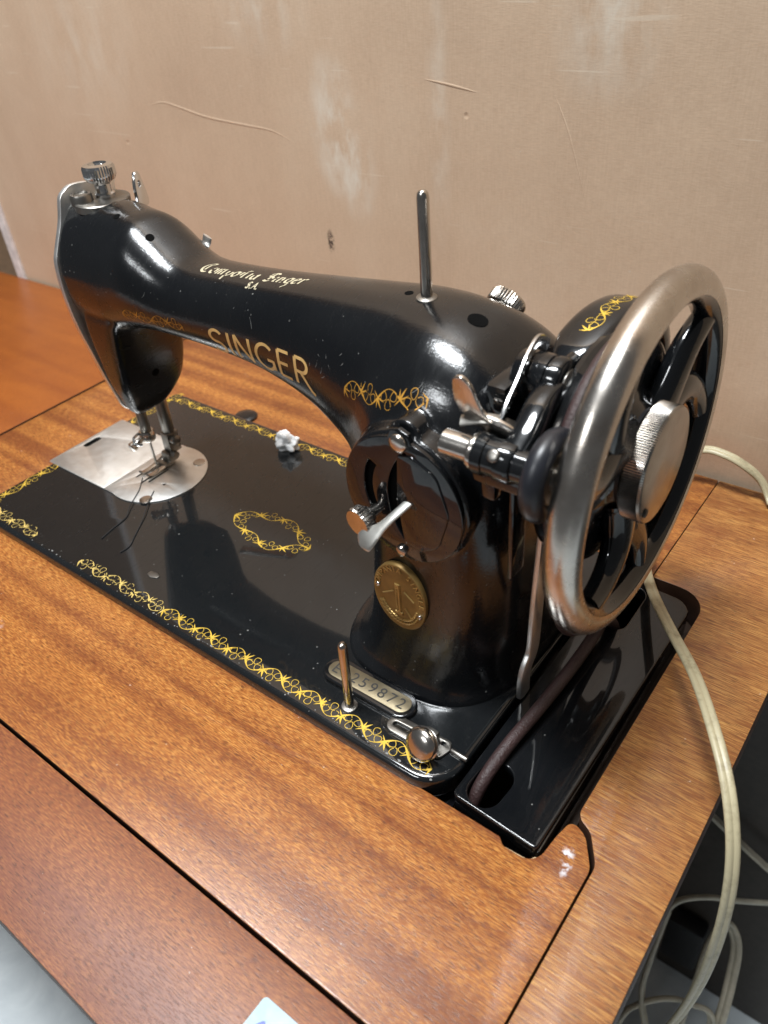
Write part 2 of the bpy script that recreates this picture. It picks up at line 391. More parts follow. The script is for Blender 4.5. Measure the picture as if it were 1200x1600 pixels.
def plate(outer, holes, z0, z1, bev=0.0, bres=2):
    """flat plate with holes: filled 2-D curve, extruded and bevelled"""
    cu = bpy.data.curves.new('tmp', 'CURVE'); cu.dimensions = '2D'; cu.fill_mode = 'BOTH'
    for ring in [outer] + list(holes):
        sp_ = cu.splines.new('POLY'); sp_.points.add(len(ring) - 1)
        for q, p in zip(sp_.points, ring): q.co = (p[0], p[1], 0, 1)
        sp_.use_cyclic_u = True
    cu.extrude = max(1e-4, (z1 - z0) / 2 - bev); cu.bevel_depth = bev; cu.bevel_resolution = bres; cu.offset = -bev
    o = bpy.data.objects.new('tmp', cu); C.objects.link(o)
    dg = bpy.context.evaluated_depsgraph_get(); me = bpy.data.meshes.new_from_object(o.evaluated_get(dg))
    bm = bmesh.new(); bm.from_mesh(me); bmesh.ops.remove_doubles(bm, verts=bm.verts, dist=1e-4); bm.verts.index_update()
    r = ([(v.co.x, v.co.y, v.co.z + (z0 + z1) / 2) for v in bm.verts], [tuple(v.index for v in f.verts) for f in bm.faces])
    bm.free(); bpy.data.objects.remove(o); bpy.data.curves.remove(cu); bpy.data.meshes.remove(me)
    return r
def circle(cx, cy, r, n=24, ry=None):
    return [(cx + r * math.cos(2 * PI * k / n), cy + (ry or r) * math.sin(2 * PI * k / n)) for k in range(n)]
def slot2(x0, y0, x1, y1, r, n=8):
    a = math.atan2(y1 - y0, x1 - x0); o = []
    for k in range(n + 1):
        t = a - PI / 2 + PI * k / n; o.append((x1 + r * math.cos(t), y1 + r * math.sin(t)))
    for k in range(n + 1):
        t = a + PI / 2 + PI * k / n; o.append((x0 + r * math.cos(t), y0 + r * math.sin(t)))
    return o
def screw(origin, axis, r, h=1.2, slot_ang=0.5):
    """domed slotted screw head"""
    hd = lathe([(r, -0.6), (r, h * .35), (r * .9, h * .75), (r * .6, h), (r * .2, h * 1.08)], (0, 0, 0), (0, 0, 1), 20)
    return xf(hd, frame(origin, axis))
def screw_obj(parent, origin, axis, r, h=1.2, mat='nickel', ang=0.5):
    o = mesh('screw', screw(origin, axis, r, h), M[mat], parent)
    return o

# ------------------------------------------------------------------ setting: floor, wall
def struct(o): o['kind'] = 'structure'; return o
FZ = -600.0
struct(mesh('floor', ([(-1600, -1500, FZ), (1700, -1500, FZ), (1700, 310, FZ), (-1600, 310, FZ)], [(0, 1, 2, 3)]), M['floor'], smooth=False))
wall = mesh('wall', box(-357, 900, 0, 30, FZ - 5, 1700), M['wall'], smooth=False)
WA = math.radians(1.2)
wall.location = (0, 0.2795, 0); wall.rotation_euler = (0, 0, WA); struct(wall)
struct(wall)
def on_wall(x, z, d=0.0):                  # a point on the wall's face from wall coordinates
    return Vector((x * math.cos(WA) + d * math.sin(WA), 279.5 + x * math.sin(WA) - d * math.cos(WA), z))
tr = mesh('wall_edge_trim', xf(box(-371, -357.5, -3, 30, FZ, 1700, 1.5), Matrix.Translation((0, 279.5, 0)) @ Matrix.Rotation(WA, 4, 'Z')), M['white'], smooth=False); struct(tr)
M['brown_wall'] = simple('brown_side_wall', (0.20, 0.115, 0.060), 0.6)
struct(mesh('side_wall', box(-1600, -365, 330, 350, FZ, 1700), M['brown_wall'], smooth=False))
# raised ridges, dents in the wall board
def ridge(pts, wd, h):
    P = spline(pts, 30); n = len(P)
    sc = [(math.sin(PI * (i + .6) / (n + .2)) ** .6,) * 2 for i in range(n)]
    return tube([on_wall(x, z, 0) for x, z in P], oval(wd, h, 8), up=(0, -1, 0), scale=sc)
for pts, wd, h in [([(-84, 181), (-68, 184.5), (-53, 183), (-20, 177), (20, 174), (45, 172), (63, 166)], 1.0, 0.14),
                   ([(176, 209.6), (195, 207), (213, 204)], 0.8, 0.17),
                   ([(262, 205), (272, 185), (285, 150)], 0.6, 0.12)]:
    r_ = mesh('board_ridge', ridge(pts, wd, h), M['wall'], wall)
    r_.matrix_parent_inverse = wall.matrix_world.inverted() if False else Matrix.Identity(4)
    r_.matrix_parent_inverse = (Matrix.Translation(wall.location) @ Matrix.Rotation(WA, 4, 'Z')).inverted(); r_.location = (0, 0, 0)

# ------------------------------------------------------------------ sewing cabinet
cab = thing('sewing_cabinet', (180, 75, FZ), 'brown varnished wooden sewing cabinet top with cutout holding the black machine', 'sewing cabinet')
TZ = -6.0; TT = 20.0
main = rnd_poly([(-78, -83.8), (434.8, -83.8), (434.8, 9), (427, 21), (419.5, 24), (417.5, 14), (416, -1.5), (402, -1.5), (399, 1.2), (-5.5, 1.2), (-5.5, 179), (389.5, 179), (389.5, 284), (-78, 275)],
                [1, 1, 9, 9, 3, 4, 8, 4, 2, 2, 2, 2, 1, 1])
right = rnd_poly([(435.7, -139), (464, -139), (464, 286), (390, 284), (390, 179), (420.5, 179), (420.5, 27), (428, 23.4), (435.7, 11.5)],
                 [1, 4, 4, 1, 1, 16, 6, 9, 9])
def board(name, poly, z1, t, mat):
    o = mesh(name, plate(poly, [], z1 - t, z1, 0.3, 1), [mat, M['edge']], cab, angle=30)
    for f in o.data.polygons:
        if abs(f.normal.z) < .5: f.material_index = 1      # sawn edges, coloured dark so the joint gaps look shaded
    return o
board('top_board', main, TZ, TT, M['wood'])
board('side_board', right, TZ, TT, M['wood_right'])
board('front_flap', [(-78, -139), (434.8, -139), (434.8, -85.4), (-78, -85.4)], TZ - 0.3, TT, M['wood_flap'])
board('side_leaf', [(-420, -139), (-78.5, -139), (-78.5, 275), (-420, 268)], TZ + 1.2, TT, M['wood_left'])
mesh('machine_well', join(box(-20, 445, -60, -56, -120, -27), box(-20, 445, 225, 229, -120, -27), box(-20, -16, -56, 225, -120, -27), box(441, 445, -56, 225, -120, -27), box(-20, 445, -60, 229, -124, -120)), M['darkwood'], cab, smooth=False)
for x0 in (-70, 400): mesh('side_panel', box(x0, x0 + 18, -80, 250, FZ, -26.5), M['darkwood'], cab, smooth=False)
mesh('joint_strip', box(-78, 434, -100, -70, -30, -26.6), M['blackbox'], cab, smooth=False)
mesh('notch_edge', plate(rnd_poly([(401.5, -2.6), (415.9, -2.6), (415.9, 2), (414.6, 2), (413, -0.6), (402, -1.2)], 0.6), [], TZ - 14, TZ - 0.8), M['raw'], cab, smooth=False)

# ------------------------------------------------------------------ sewing machine
sm = thing('sewing_machine', (185, 89, -6), 'old black enamelled sewing machine with gold scrollwork and a nickel handwheel', 'sewing machine')

# bed
bed_poly = rnd_poly([(0, 0), (371, 0), (371, 178), (0, 178)], [5, 17, 12, 5], 10)
bed = mesh('bed', plate(bed_poly, [], -14, 0, 3.2, 4), M['enamel_bed'], sm, angle=60)

# arm, head and pillar: lofted skins fused by a voxel remesh, then smoothed so that they meet in fillets
def sec_pts(O, I, yf, yb, n, tp, k=72):
    O = np.array(O, float); I = np.array(I, float); c = (O + I) / 2; e = (O - I) / 2; yc = (yf + yb) / 2; hw = (yb - yf) / 2
    out = []
    for j in range(k):
        t = 2 * PI * j / k; a, b_ = math.cos(t), math.sin(t)
        u = math.copysign(abs(a) ** (2 / n), a); s_ = math.copysign(abs(b_) ** (2 / n), b_)
        wv = hw * (1 - tp * max(0, u) ** 1.5)
        p = c + e * u; out.append((p[0], yc + wv * s_, p[1]))
    return out
def loft(rows, n):
    R_ = spline(rows, n); V, F = [], []; k = 72
    for r in R_: V += sec_pts(r[0:2], r[2:4], r[4], r[5], r[6], r[7], k)
    for i in range(n - 1):
        for j in range(k):
            a = i * k + j; b2 = i * k + (j + 1) % k
            F.append((a, b2, b2 + k, a + k))
    F.append(tuple(range(k - 1, -1, -1))); F.append(tuple(range((n - 1) * k, n * k)))
    return V, F
arm_rows = [  # outer x,z   inner x,z   front y, back y, squareness, top taper
    (70, 178, 70, 110, 76, 136, 3.1, .38), (95, 178, 95, 111, 75, 136, 3.0, .35), (110, 176.5, 110, 113, 75, 135, 2.7, .31),
    (123, 174.5, 122, 115, 75, 134, 2.6, .26), (135, 167.5, 134, 116, 76, 132, 2.5, .22), (147, 160.5, 147, 116.5, 77.5, 130, 2.5, .18),
    (160, 157, 161, 116.5, 78.5, 129, 2.5, .15), (185, 157.5, 187, 115.5, 79, 128, 2.5, .14), (215, 159.5, 215, 112.5, 78, 129, 2.5, .14),
    (245, 162.5, 243, 106, 74.5, 131, 2.5, .15), (274, 165.5, 262, 98.5, 69, 135, 2.5, .18), (300, 167.5, 276, 90, 63, 140, 2.6, .22),
    (322, 167, 285, 79, 53, 144, 2.8, .27), (341, 160.5, 290, 66, 48.5, 148, 3.0, .22), (355, 147, 292, 54, 48, 150, 3.4, .15),
    (363, 122, 293.5, 44, 46.6, 151, 4.2, .05), (365.5, 90, 293, 34, 45.8, 152, 4.4, 0), (366, 55, 290.5, 24, 44.5, 153, 4.0, 0),
    (366.5, 28, 286, 14, 42.5, 154, 3.4, 0), (367.5, 10, 279, 6, 39, 157, 2.9, 0), (369.5, 2, 273, 1.5, 35, 160, 2.8, 0), (370, -3, 271, -3, 34, 161, 2.8, 0)]
body_parts = [loft(arm_rows, 170)]
def hsec(z, x0, x1, y0, y1, n=4.0, k=48): return [(p[0] + (x0 + x1) / 2, p[1] + (y0 + y1) / 2, z) for p in oval((x1 - x0) / 2, (y1 - y0) / 2, k, n)]
nose_rows = [(135, 70, 112, 80, 130), (121, 70, 106, 78, 131), (112, 70, 100.5, 78, 131), (100, 70, 96.5, 79, 132), (85, 70, 92.5, 81, 132.5), (72, 70, 88.5, 83, 132), (62, 70, 85, 86, 130), (55, 70, 82.5, 88.2, 125), (50, 70, 81.5, 90.3, 118), (47, 71, 80, 92.5, 112)]
NR = spline(nose_rows, 40); V, F = [], []
for r in NR: V += hsec(r[0], r[1], r[2], r[3], r[4], 6)
for i in range(len(NR) - 1):
    for j in range(48):
        a = i * 48 + j; b2 = i * 48 + (j + 1) % 48; F.append((a, b2, b2 + 48, a + 48))
F.append(tuple(range(47, -1, -1))); F.append(tuple(range(39 * 48, 40 * 48)))
body_parts.append((V, F))
# boss behind the regulator plate, bearing boss for the wheel shaft
body_parts.append(lathe([(31.0, 0), (30.6, 10), (29.6, 14.9), (29.2, 15.6)], (326.5, 62, 108), (0, -1, 0), 64))
body_parts.append(lathe([(7, 0), (7, 13.5)], (327, 62, 136), (0, -1, 0), 32))
body_parts.append(lathe([(24, 0), (22, 8), (19, 12)], (358, 101, 122), (1, 0, 0), 48))
tmp = mesh('tmp_body', join(*body_parts), M['enamel'])
md = tmp.modifiers.new('r', 'REMESH'); md.mode = 'VOXEL'; md.voxel_size = 0.0009; md.use_smooth_shade = True
md2 = tmp.modifiers.new('s', 'SMOOTH'); md2.factor = 0.5; md2.iterations = 14
dg = bpy.context.evaluated_depsgraph_get()
bme = bpy.data.meshes.new_from_object(tmp.evaluated_get(dg))
bpy.data.objects.remove(tmp)
bme.name = 'arm'; bme.materials.clear(); bme.materials.append(M['enamel'])
for p in bme.polygons: p.use_smooth = True
arm = bpy.data.objects.new('arm', bme); link(arm, sm)
bvv = [v.co / S for v in bme.vertices]
BV = BVHTree.FromPolygons(bvv, [tuple(p.vertices) for p in bme.polygons])
def hit(o, d):
    h = BV.ray_cast(Vector(o), Vector(d)); return (h[0], h[1]) if h[0] is not None else (None, None)
def front(x, z, off=0.1):                   # on the arm's front skin
    p, n_ = hit((x, -60, z), (0, 1, 0)); return None if p is None else p + n_ * off
def top(x, y, off=0.1):
    p, n_ = hit((x, y, 300), (0, 0, -1)); return None if p is None else p + n_ * off

# ---------------- gold transfers
def ribbon(P, W, closed=False):
    n = len(P); V, F = [], []
    for i in range(n):
        a = np.array(P[(i - 1) % n] if closed else P[max(i - 1, 0)]); b_ = np.array(P[(i + 1) % n] if closed else P[min(i + 1, n - 1)])
        t = b_ - a; t = t / (np.linalg.norm(t) + 1e-9); nn = np.array([-t[1], t[0]])
        w_ = W[i] if hasattr(W, '__len__') else W
        p = np.array(P[i]); V.append(tuple(p + nn * w_ / 2)); V.append(tuple(p - nn * w_ / 2))
    for i in range(n if closed else n - 1):
        a = 2 * i; b_ = 2 * ((i + 1) % n); F.append((a, a + 1, b_ + 1, b_))
    return V, F
def taper(P, w_, n=8):
    P = spline(P, n) if len(P) > 2 else np.linspace(P[0], P[1], n)
    return ribbon([tuple(p) for p in P], [max(0.06, w_ * math.sin(PI * (0.15 + 0.85 * i / (n - 1)))) for i in range(n)])
def scroll(L_, A, p, phase=0, wf=0.66):
    """running scroll: a waving stem with flame leaves at each crossing and an outlined trefoil in each bay"""
    parts = []; n = max(1, int(round(L_ / p))); p = L_ / n
    us = np.linspace(0, L_, n * 16 + 1)
    stem = [(u, A * 0.86 * math.sin(PI * u / p + phase * PI)) for u in us]
    parts.append(ribbon(stem, [(0.45 + 1.2 * abs(math.cos(PI * u / p)) ** 3) * wf for u in us]))
    for i in range(n):
        s_ = 1 if (i + phase) % 2 == 0 else -1; uc = (i + .5) * p
        for (cx, cy, rot, ln, wd) in ((0, -.52, PI / 2, .50, .26), (-.21, .18, PI * .88, .44, .27), (.21, .18, PI * .12, .44, .27)):
            lp = []
            for k in range(16):                 # a rounded petal, pointed towards the middle of the trefoil
                t = 2 * PI * k / 16; a = ln * A * .98 * math.cos(t); b_ = wd * A * 1.5 * math.sin(t) * (1 + .35 * math.cos(t))
                cr, sr = math.cos(rot), math.sin(rot)
                du = a * cr - b_ * sr; dv = a * sr + b_ * cr
                lp.append((uc + cx * p + du, s_ * (cy * A * (1 if cy > 0 else .95) + (dv if cy > 0 else -dv))))
            parts.append(ribbon(lp, 0.20 + .10 * wf, True))
    for i in range(n + 1):
        u = i * p; s_ = 1 if (i + phase) % 2 == 0 else -1
        for (ax, ay, bx, by, w_) in ((.05, -.34, .20, -1.0, 1.7), (-.03, -.40, -.04, -.92, 1.2), (.13, -.12, .31, -.34, 1.1), (-.10, .22, -.22, .55, .9)):
            q = [(u, 0), (u + ax * p, s_ * ay * A), (u + bx * p, s_ * by * A)]
            if -.5 <= q[2][0] <= L_ + .5: parts.append(taper(q, w_ * wf))
    return stack(parts)
def stack(parts):
    """join 2-D strokes, each on its own hair-thin layer so that no two lie in one plane"""
    V, F, n = [], [], 0
    for i, (v, f) in enumerate(parts):
        V += [(p[0], p[1], (p[2] if len(p) > 2 else 0) + (i % 14) * 0.006) for p in v]; F += [tuple(k + n for k in q) for q in f]; n += len(v)
    return V, F
def lay(vf, fn, wear=0.0, seed=1):
    """map 2-D artwork onto a surface; wear drops small patches of it"""
    V = [fn(*p) for p in vf[0]]; F = []
    for f in vf[1]:
        if any(V[i] is None for i in f): continue
        q = [Vector(V[i]) for i in f]
        if max((q[k] - q[k - 1]).length for k in range(len(q))) > 4.6: continue
        if wear:
            c_ = V[f[0]]
            if mnoise.noise(Vector((c_[0] * .55 + seed, c_[1] * .55, c_[2] * .55))) > 0.62 - wear: continue
            if mnoise.noise(Vector((c_[0] * 2.3, c_[1] * 2.3 + seed, c_[2] * 2.3))) > 0.80 - wear: continue
        F.append(f)
    return [tuple(v) if v is not None else (0, 0, 0) for v in V], F
def flat(x0, y0, ang, z=0.05):
    ca, sa = math.cos(ang), math.sin(ang)
    return lambda u, v, d=0: (x0 + u * ca - v * sa, y0 + u * sa + v * ca, z + d)
def decal(name, vf, mat, parent): return mesh(name, vf, M[mat], parent, smooth=False)
decal('gold_scroll', lay(scroll(75.6, 4.3, 12.6), flat(109, 8.2, 0), .32, 3), 'gold_worn', bed)
decal('gold_scroll', lay(scroll(176.4, 4.3, 12.6), flat(184.6, 8.2, 0), .10, 3), 'gold', bed)
decal('gold_scroll', lay(scroll(56, 4.3, 12.6), flat(8, 8.2, 0), .28, 4), 'gold_worn', bed)
decal('gold_scroll', lay(scroll(56, 4.3, 12.6), flat(6.5, 8, PI / 2), .1, 5), 'gold', bed)
decal('gold_scroll', lay(scroll(50, 4.3, 12.6), flat(6.5, 128, PI / 2), .1, 5), 'gold', bed)
decal('gold_scroll', lay(scroll(262, 4.0, 12.6), flat(12, 170, 0), .1, 6), 'gold', bed)
chips = []
for k in range(60):
    r_ = abs(rng.normal(.28, .22)) + .12; x0 = rng.uniform(20, 365); y0 = 3.5 + abs(rng.normal(0, .9))
    n_ = 7; P = [(x0 + r_ * (1 + .4 * rng.normal()) * math.cos(2 * PI * q / n_), y0 + r_ * .7 * math.sin(2 * PI * q / n_), .03 + .004 * (k % 8)) for q in range(n_)]
    chips.append((P, [tuple(range(n_))]))
decal('edge_chips', join(*chips), 'scratch', bed)['kind'] = 'stuff'
orn = []                                                             # the almond-shaped ornament in the middle of the bed
for sg in (1, -1):
    sv = scroll(64, 3.9, 16, 0 if sg > 0 else 1); V2 = []
    for u, v, d_ in sv[0]:
        q = (u - 32) / 32; x_ = 31 * q; y_ = sg * 12.3 * (1 - abs(q) ** 1.35) + sg * 0.2
        dy = -sg * 12.3 * 1.35 * abs(q) ** .35 * (1 if q > 0 else -1) / 31; l_ = math.hypot(1, dy)
        V2.append((x_ - dy / l_ * v + y_ * -0.10, y_ + v / l_, d_))
    orn.append((V2, sv[1]))
decal('gold_ornament', lay(stack(orn), flat(188, 90, 0.0), .06, 8), 'gold', bed)
def fr_band(x0, z0, x1, z1):
    ln = math.hypot(x1 - x0, z1 - z0); cx, cz = (x1 - x0) / ln, (z1 - z0) / ln
    return ln, (lambda u, v, d=0: front(x0 + u * cx - v * cz, z0 + u * cz + v * cx, 0.09 + d))
ln, fn = fr_band(119, 131, 165, 132.5); decal('gold_scroll', lay(scroll(ln, 3.5, 11.2, 0, .5), fn, .05, 9), 'gold_dim', arm)
ln, fn = fr_band(283, 136, 330, 147); decal('gold_scroll', lay(scroll(ln, 3.8, 12, 0, .5), fn, .05, 11), 'gold_dim', arm)
# lettering on the arm's front: drawn with a pen, wide capitals
def arc(cx, cy, rx, ry, a0, a1, n=14): return [(cx + rx * math.cos(math.radians(a0 + (a1 - a0) * k / n)), cy + ry * math.sin(math.radians(a0 + (a1 - a0) * k / n))) for k in range(n + 1)]
def line(*p):
    out = []
    for a, b_ in zip(p[:-1], p[1:]): out += [tuple(np.array(a) + (np.array(b_) - np.array(a)) * t / 6) for t in range(7 if b_ is p[-1] else 6)]
    return out
CAPS = {
 'S': (.62, [arc(.32, .74, .26, .24, 30, 270, 16) + arc(.30, .25, .28, .25, 90, -150, 16)]),
 'I': (.16, [line((.08, 0), (.08, 1))]),
 'N': (.74, [line((.06, 0), (.06, 1)), line((.06, 1), (.66, 0)), line((.66, 0), (.66, 1))]),
 'G': (.82, [arc(.44, .5, .40, .5, 45, 330, 22) , line((.78, .05), (.78, .42), (.52, .42))]),
 'E': (.58, [line((.06, 0), (.06, 1)), line((.06, 1), (.52, 1)), line((.06, .53), (.46, .53)), line((.06, 0), (.54, 0))]),
 'R': (.78, [line((.06, 0), (.06, 1)), line((.06, 1), (.34, 1)) + arc(.34, .75, .24, .25, 85, -90, 10) + line((.33, .5), (.08, .5)), line((.28, .5), (.56, .12), (.70, -.06), (.86, -.16))])}
parts = []; x_ = 0.0
for ch in 'SINGER':
    wd, strokes = CAPS[ch]
    for st in strokes: parts.append(ribbon([(x_ + a, b_) for a, b_ in st], 0.122))
    x_ += wd + 0.16
word = stack(parts); sx = 78.0 / x_
decal('lettering', lay(([(u * sx, v * 13.2, d) for u, v, d in word[0]], word[1]), lambda u, v, d=0: front(184 + u, 122.8 + u * 0.035 + v, 0.09 + d), .0), 'gold_text', arm)
# black-letter script along the top of the arm, much of it worn away
def nib(P, wmax=.17, wmin=.045, ang=40):
    n = len(P); W = []
    for i in range(n):
        t = np.array(P[min(i + 1, n - 1)]) - np.array(P[max(i - 1, 0)]); a = math.atan2(t[1], t[0]) - math.radians(ang)
        W.append(wmin + (wmax - wmin) * abs(math.sin(a)))
    return ribbon(P, W)
BL = {
 'C': (.75, [arc(.42, .5, .38, .5, 70, 300, 16), line((.62, .95), (.30, .75), (.36, .2))]),
 'o': (.45, [arc(.22, .28, .19, .28, 0, 360, 12)]), 'm': (.72, [line((.08, 0), (.08, .55)), line((.08, .45), (.26, .58), (.32, 0)), line((.32, .45), (.50, .58), (.56, 0), (.64, .06))]),
 'p': (.48, [line((.08, -.35), (.08, .6)), arc(.24, .28, .18, .26, 150, -150, 10)]), 'a': (.46, [arc(.2, .26, .17, .26, 30, 330, 10), line((.38, .55), (.38, .05), (.46, .04))]),
 'n': (.50, [line((.08, 0), (.08, .55)), line((.08, .45), (.30, .58), (.36, 0), (.44, .06))]), 'i': (.24, [line((.1, .55), (.1, .03), (.2, .06))]),
 'S': (.62, [arc(.3, .72, .24, .25, 20, 265, 12) + arc(.28, .25, .26, .25, 90, -160, 12), line((.3, 1), (.3, 0))]),
 'g': (.48, [arc(.22, .28, .18, .26, 0, 360, 12), line((.4, .55), (.4, -.2), (.2, -.36), (.06, -.25))]), 'e': (.42, [line((.05, .26), (.36, .36)) , arc(.22, .27, .18, .27, 25, 320, 10)]),
 'r': (.36, [line((.08, 0), (.08, .55)), line((.08, .42), (.26, .56), (.34, .48))]), ' ': (.45, []), '~': (0, [line((-.42, .72), (-.30, .80), (-.22, .74), (-.10, .82))]),
 'A': (.7, [line((.05, 0), (.35, 1), (.62, 0)), line((.15, .35), (.52, .35))]), '.': (.2, [arc(.08, .04, .05, .05, 0, 360, 6)])}
def script(text, h):
    x_ = 0; pr = []
    for ch in text:
        wd, st = BL[ch]
        for s_ in st: pr.append(nib([(x_ + a + b_ * .12, b_) for a, b_ in s_]))
        x_ += wd + .08
    v, f = stack(pr); return ([(a * h, b_ * h, d) for a, b_, d in v], f), x_ * h
sv, wl = script('Compan~ia Singer', 9.0); kx = 70.0 / wl
decal('lettering', lay(([(a * kx, b_, d) for a, b_, d in sv[0]], sv[1]), lambda u, v, d=0: top(166 + u, 95.5 + v + u * .02, 0.09 + d), .30, 2), 'cream', arm)
sv, wl = script('S.A.', 4.0)
decal('lettering', lay(sv, lambda u, v, d=0: top(204 + u, 90.5 + v, 0.09 + d), .20, 12), 'cream', arm)

scr = []
for k in range(38):
    cx, cz = [(262, 148), (285, 146), (318, 152), (268, 138), (300, 128), (345, 120), (215, 150), (150, 140)][k % 8]
    cx += rng.normal(0, 7); cz += rng.normal(0, 4.5); a = rng.normal(1.0, .9); ln = abs(rng.normal(.6, 1.8)) + .3
    P = [(cx + ln * t * math.cos(a + .3 * t), cz + ln * t * math.sin(a + .3 * t)) for t in np.linspace(-.5, .5, 6)]
    scr.append(ribbon(P, [abs(rng.normal(.07, .06)) + .03 + .05 * math.sin(q) for q in range(6)]))
decal('paint_scratches', lay(stack(scr), lambda u, v, d=0: front(u, v, 0.07 + d)), 'scratch', arm)['kind'] = 'stuff'
# ---------------- oil holes, pins and knobs on the arm
def hole_on(p, n_, r, rim='steel'):
    o = mesh('oil_hole', lathe([(r * 1.0, -0.6), (r, 0.14)], p, n_, 24), M['hole'], arm)
    return o
for (x, y, r) in [(109, 95.5, 2.0), (133, 95.5, 2.3), (294, 100, 1.9), (330.5, 95, 4.2)]:
    p, n_ = hit((x, y, 300), (0, 0, -1)); hole_on(p, n_, r)
p, n_ = hit((200, 106, 74), (-1, 0, 0)); hole_on(p, n_, 2.6)
pt = top(304, 98.5, 0)
sp_ = mesh('spool_pin', lathe([(2.45, -3), (2.45, 39.5), (2.2, 41.2), (1.5, 42.2), (0.6, 42.5)], pt, (0, 0, 1), 24), M['nickel'], sm)
mesh('pin_collar', lathe([(4.6, -1.5), (4.4, .4), (3.2, 1.0), (2.5, 1.1)], pt, (0.02, -.05, 1), 24), M['steel'], sp_)
sp2 = mesh('spool_pin', lathe([(2.2, -1), (2.2, 40.5), (1.9, 42.2), (1.2, 43), (.4, 43.2)], (310, 14.8, 0), (0.028, 0, 1), 24), M['nickel'], sm)
mesh('pin_collar', lathe([(4, -.5), (3.8, .5), (2.3, .9)], (310, 14.8, 0), (0, 0, 1), 20), M['steel'], sp2)
# back knob
kb = mesh('tension_knob', lathe([(6.5, -6), (6.5, 0), (8.2, .6), (8.6, 1.4), (8.6, 5.6), (8.0, 6.6), (4, 7.2), (.6, 7.3)], (319, 133, 152), (0.15, .8, .55), 72, knurl=(3, 4, 72, .55)), M['nickel'], sm, angle=25)

# ---------------- head: face plate, top fittings, needle and presser bars
def yz_plate(outline, x0, x1, holes=(), bev=.4):
    v, f = plate(outline, holes, 0, x1 - x0, bev, 2)
    return [(x1 - p[2], p[0], p[1]) for p in v], f
fp = [(91.5, 183), (89.5, 180), (86, 170), (79, 157), (76, 150), (74.8, 138), (75, 125), (76.5, 110), (80, 92), (83.5, 74), (87, 60), (90, 51), (97, 46), (106, 47), (116, 53), (126, 63), (133, 74), (137, 90), (137.5, 110), (137, 130), (135, 148), (130, 165), (126, 176), (127, 184), (123, 188.5), (117, 184), (107, 185.5), (98, 186)]
fpl = [tuple(q) for q in spline(fp + [fp[0]], 110)[:-1]]
face = mesh('face_plate', yz_plate(fpl, 66.6, 69.8), M['plate'], sm)
cp = lathe([(12.5, -3), (12.5, .6), (12, 1.1), (3, 1.2)], (0, 0, 0), (.05, 0, 1), 40)
mesh('top_cap', ([(83.5 + p[0] * 1.02, 106.5 + p[1] * 1.28, 177.4 + p[2]) for p in cp[0]], cp[1]), M['steel'], sm)
mesh('presser_knob', lathe([(5.6, -2), (5.6, 1.2), (4.6, 2), (4.6, 6.2), (5.2, 6.8), (7.6, 8.2), (8.6, 10), (8.8, 11), (8.8, 14.6), (8.0, 16), (5, 16.6), (4.6, 15.4), (.8, 15.2)], (82, 110, 179), (0, 0, 1), 72, knurl=(6, 8, 72, .45)), M['bright'], sm, angle=25)
mesh('needle_bar_cap', lathe([(6, -1), (6, 3.6), (5.4, 4.6), (4.2, 4.8), (3.8, 4.0), (.5, 4.0)], (78, 97.5, 178), (0, 0, 1), 36), M['steel'], sm)
lug = mesh('thread_guide', yz_plate([tuple(q) for q in spline([(-6, -8), (-5, 4), (-2, 10), (2, 10), (5, 4), (7, -8), (-6, -8)], 40)[:-1]], 0, 2, [circle(0, 4, 1.9, 14)], .3), M['bright'], sm)
lug.data.transform(Matrix.Translation(Vector((88, 127, 177)) * S) @ Matrix.Rotation(.5, 4, 'Z'))
p2 = Vector((152, 131, 156))
mesh('thread_hook', tube(spline([(133, 118, 146), (133.5, 126, 151), (134, 130, 154), (135, 131, 157.5)], 14), oval(3.6, 1.0, 12), up=(0, 1, 0)), M['plate'], sm)
mesh('presser_lifter', tube(spline([(92, 136, 92), (110, 142, 92), (130, 148, 91), (140, 150, 88)], 14), oval(5, 1.4, 12), up=(0, 0, 1)), M['bright'], sm)
nb = mesh('needle_bar', cyl((74.5, 96.5, 27), (74.5, 96.5, 70), 3.4, 20, .4), M['steel'], sm)
mesh('needle', lathe([(.25, 0), (.75, 4), (.75, 20), (1.0, 21), (1.0, 28)], (76.2, 96, 2.5), (-.01, .0, 1), 12), M['steel'], nb)
mesh('needle_clamp', join(lathe([(4.8, 0), (5.2, 1), (5.2, 6), (4.6, 7)], (74.5, 96.5, 25), (0, 0, 1), 24), cyl((74, 95, 28), (74, 85.5, 26), 2.0, 16, .4), lathe([(3, 0), (3.2, .5), (3.2, 3), (2.6, 3.4)], (74, 86, 26.2), (0, -1, -.2), 20)), M['nickel'], nb)
mesh('thread_eye', tube(spline([(72, 92, 31), (73, 87, 30), (77, 85, 28), (80, 88, 27)], 20), oval(.9, .9, 8)), M['bright'], nb)
pb = mesh('presser_bar', cyl((76, 112, 14), (76, 112, 70), 4.1, 20, .4), M['steel'], sm)
mesh('foot_shank', join(box(72.5, 80, 107, 116.5, 8.5, 24, 1.2), box(71.5, 80.5, 104, 112, 3, 10, 1.5), lathe([(3.2, 0), (3.4, .6), (3.4, 4), (2.6, 4.6)], (80, 111, 19), (1, 0, 0), 20), lathe([(2.4, 0), (2.4, 4)], (80, 108, 9), (1, 0, 0), 16)), M['steel'], pb)
for dx in (-4.6, 3.0):
    mesh('foot_toe', tube(spline([(74.8 + dx, 107, 4), (74.8 + dx, 100, 2.2), (74.8 + dx, 90, 1.7), (74.8 + dx, 86, 3.2)], 16), oval(1.9, .75, 12, 3)), M['nickel'], pb)
mesh('foot_toe', join(box(70.5, 80, 100, 107, 1.2, 3.6, .5)), M['steel'], pb)

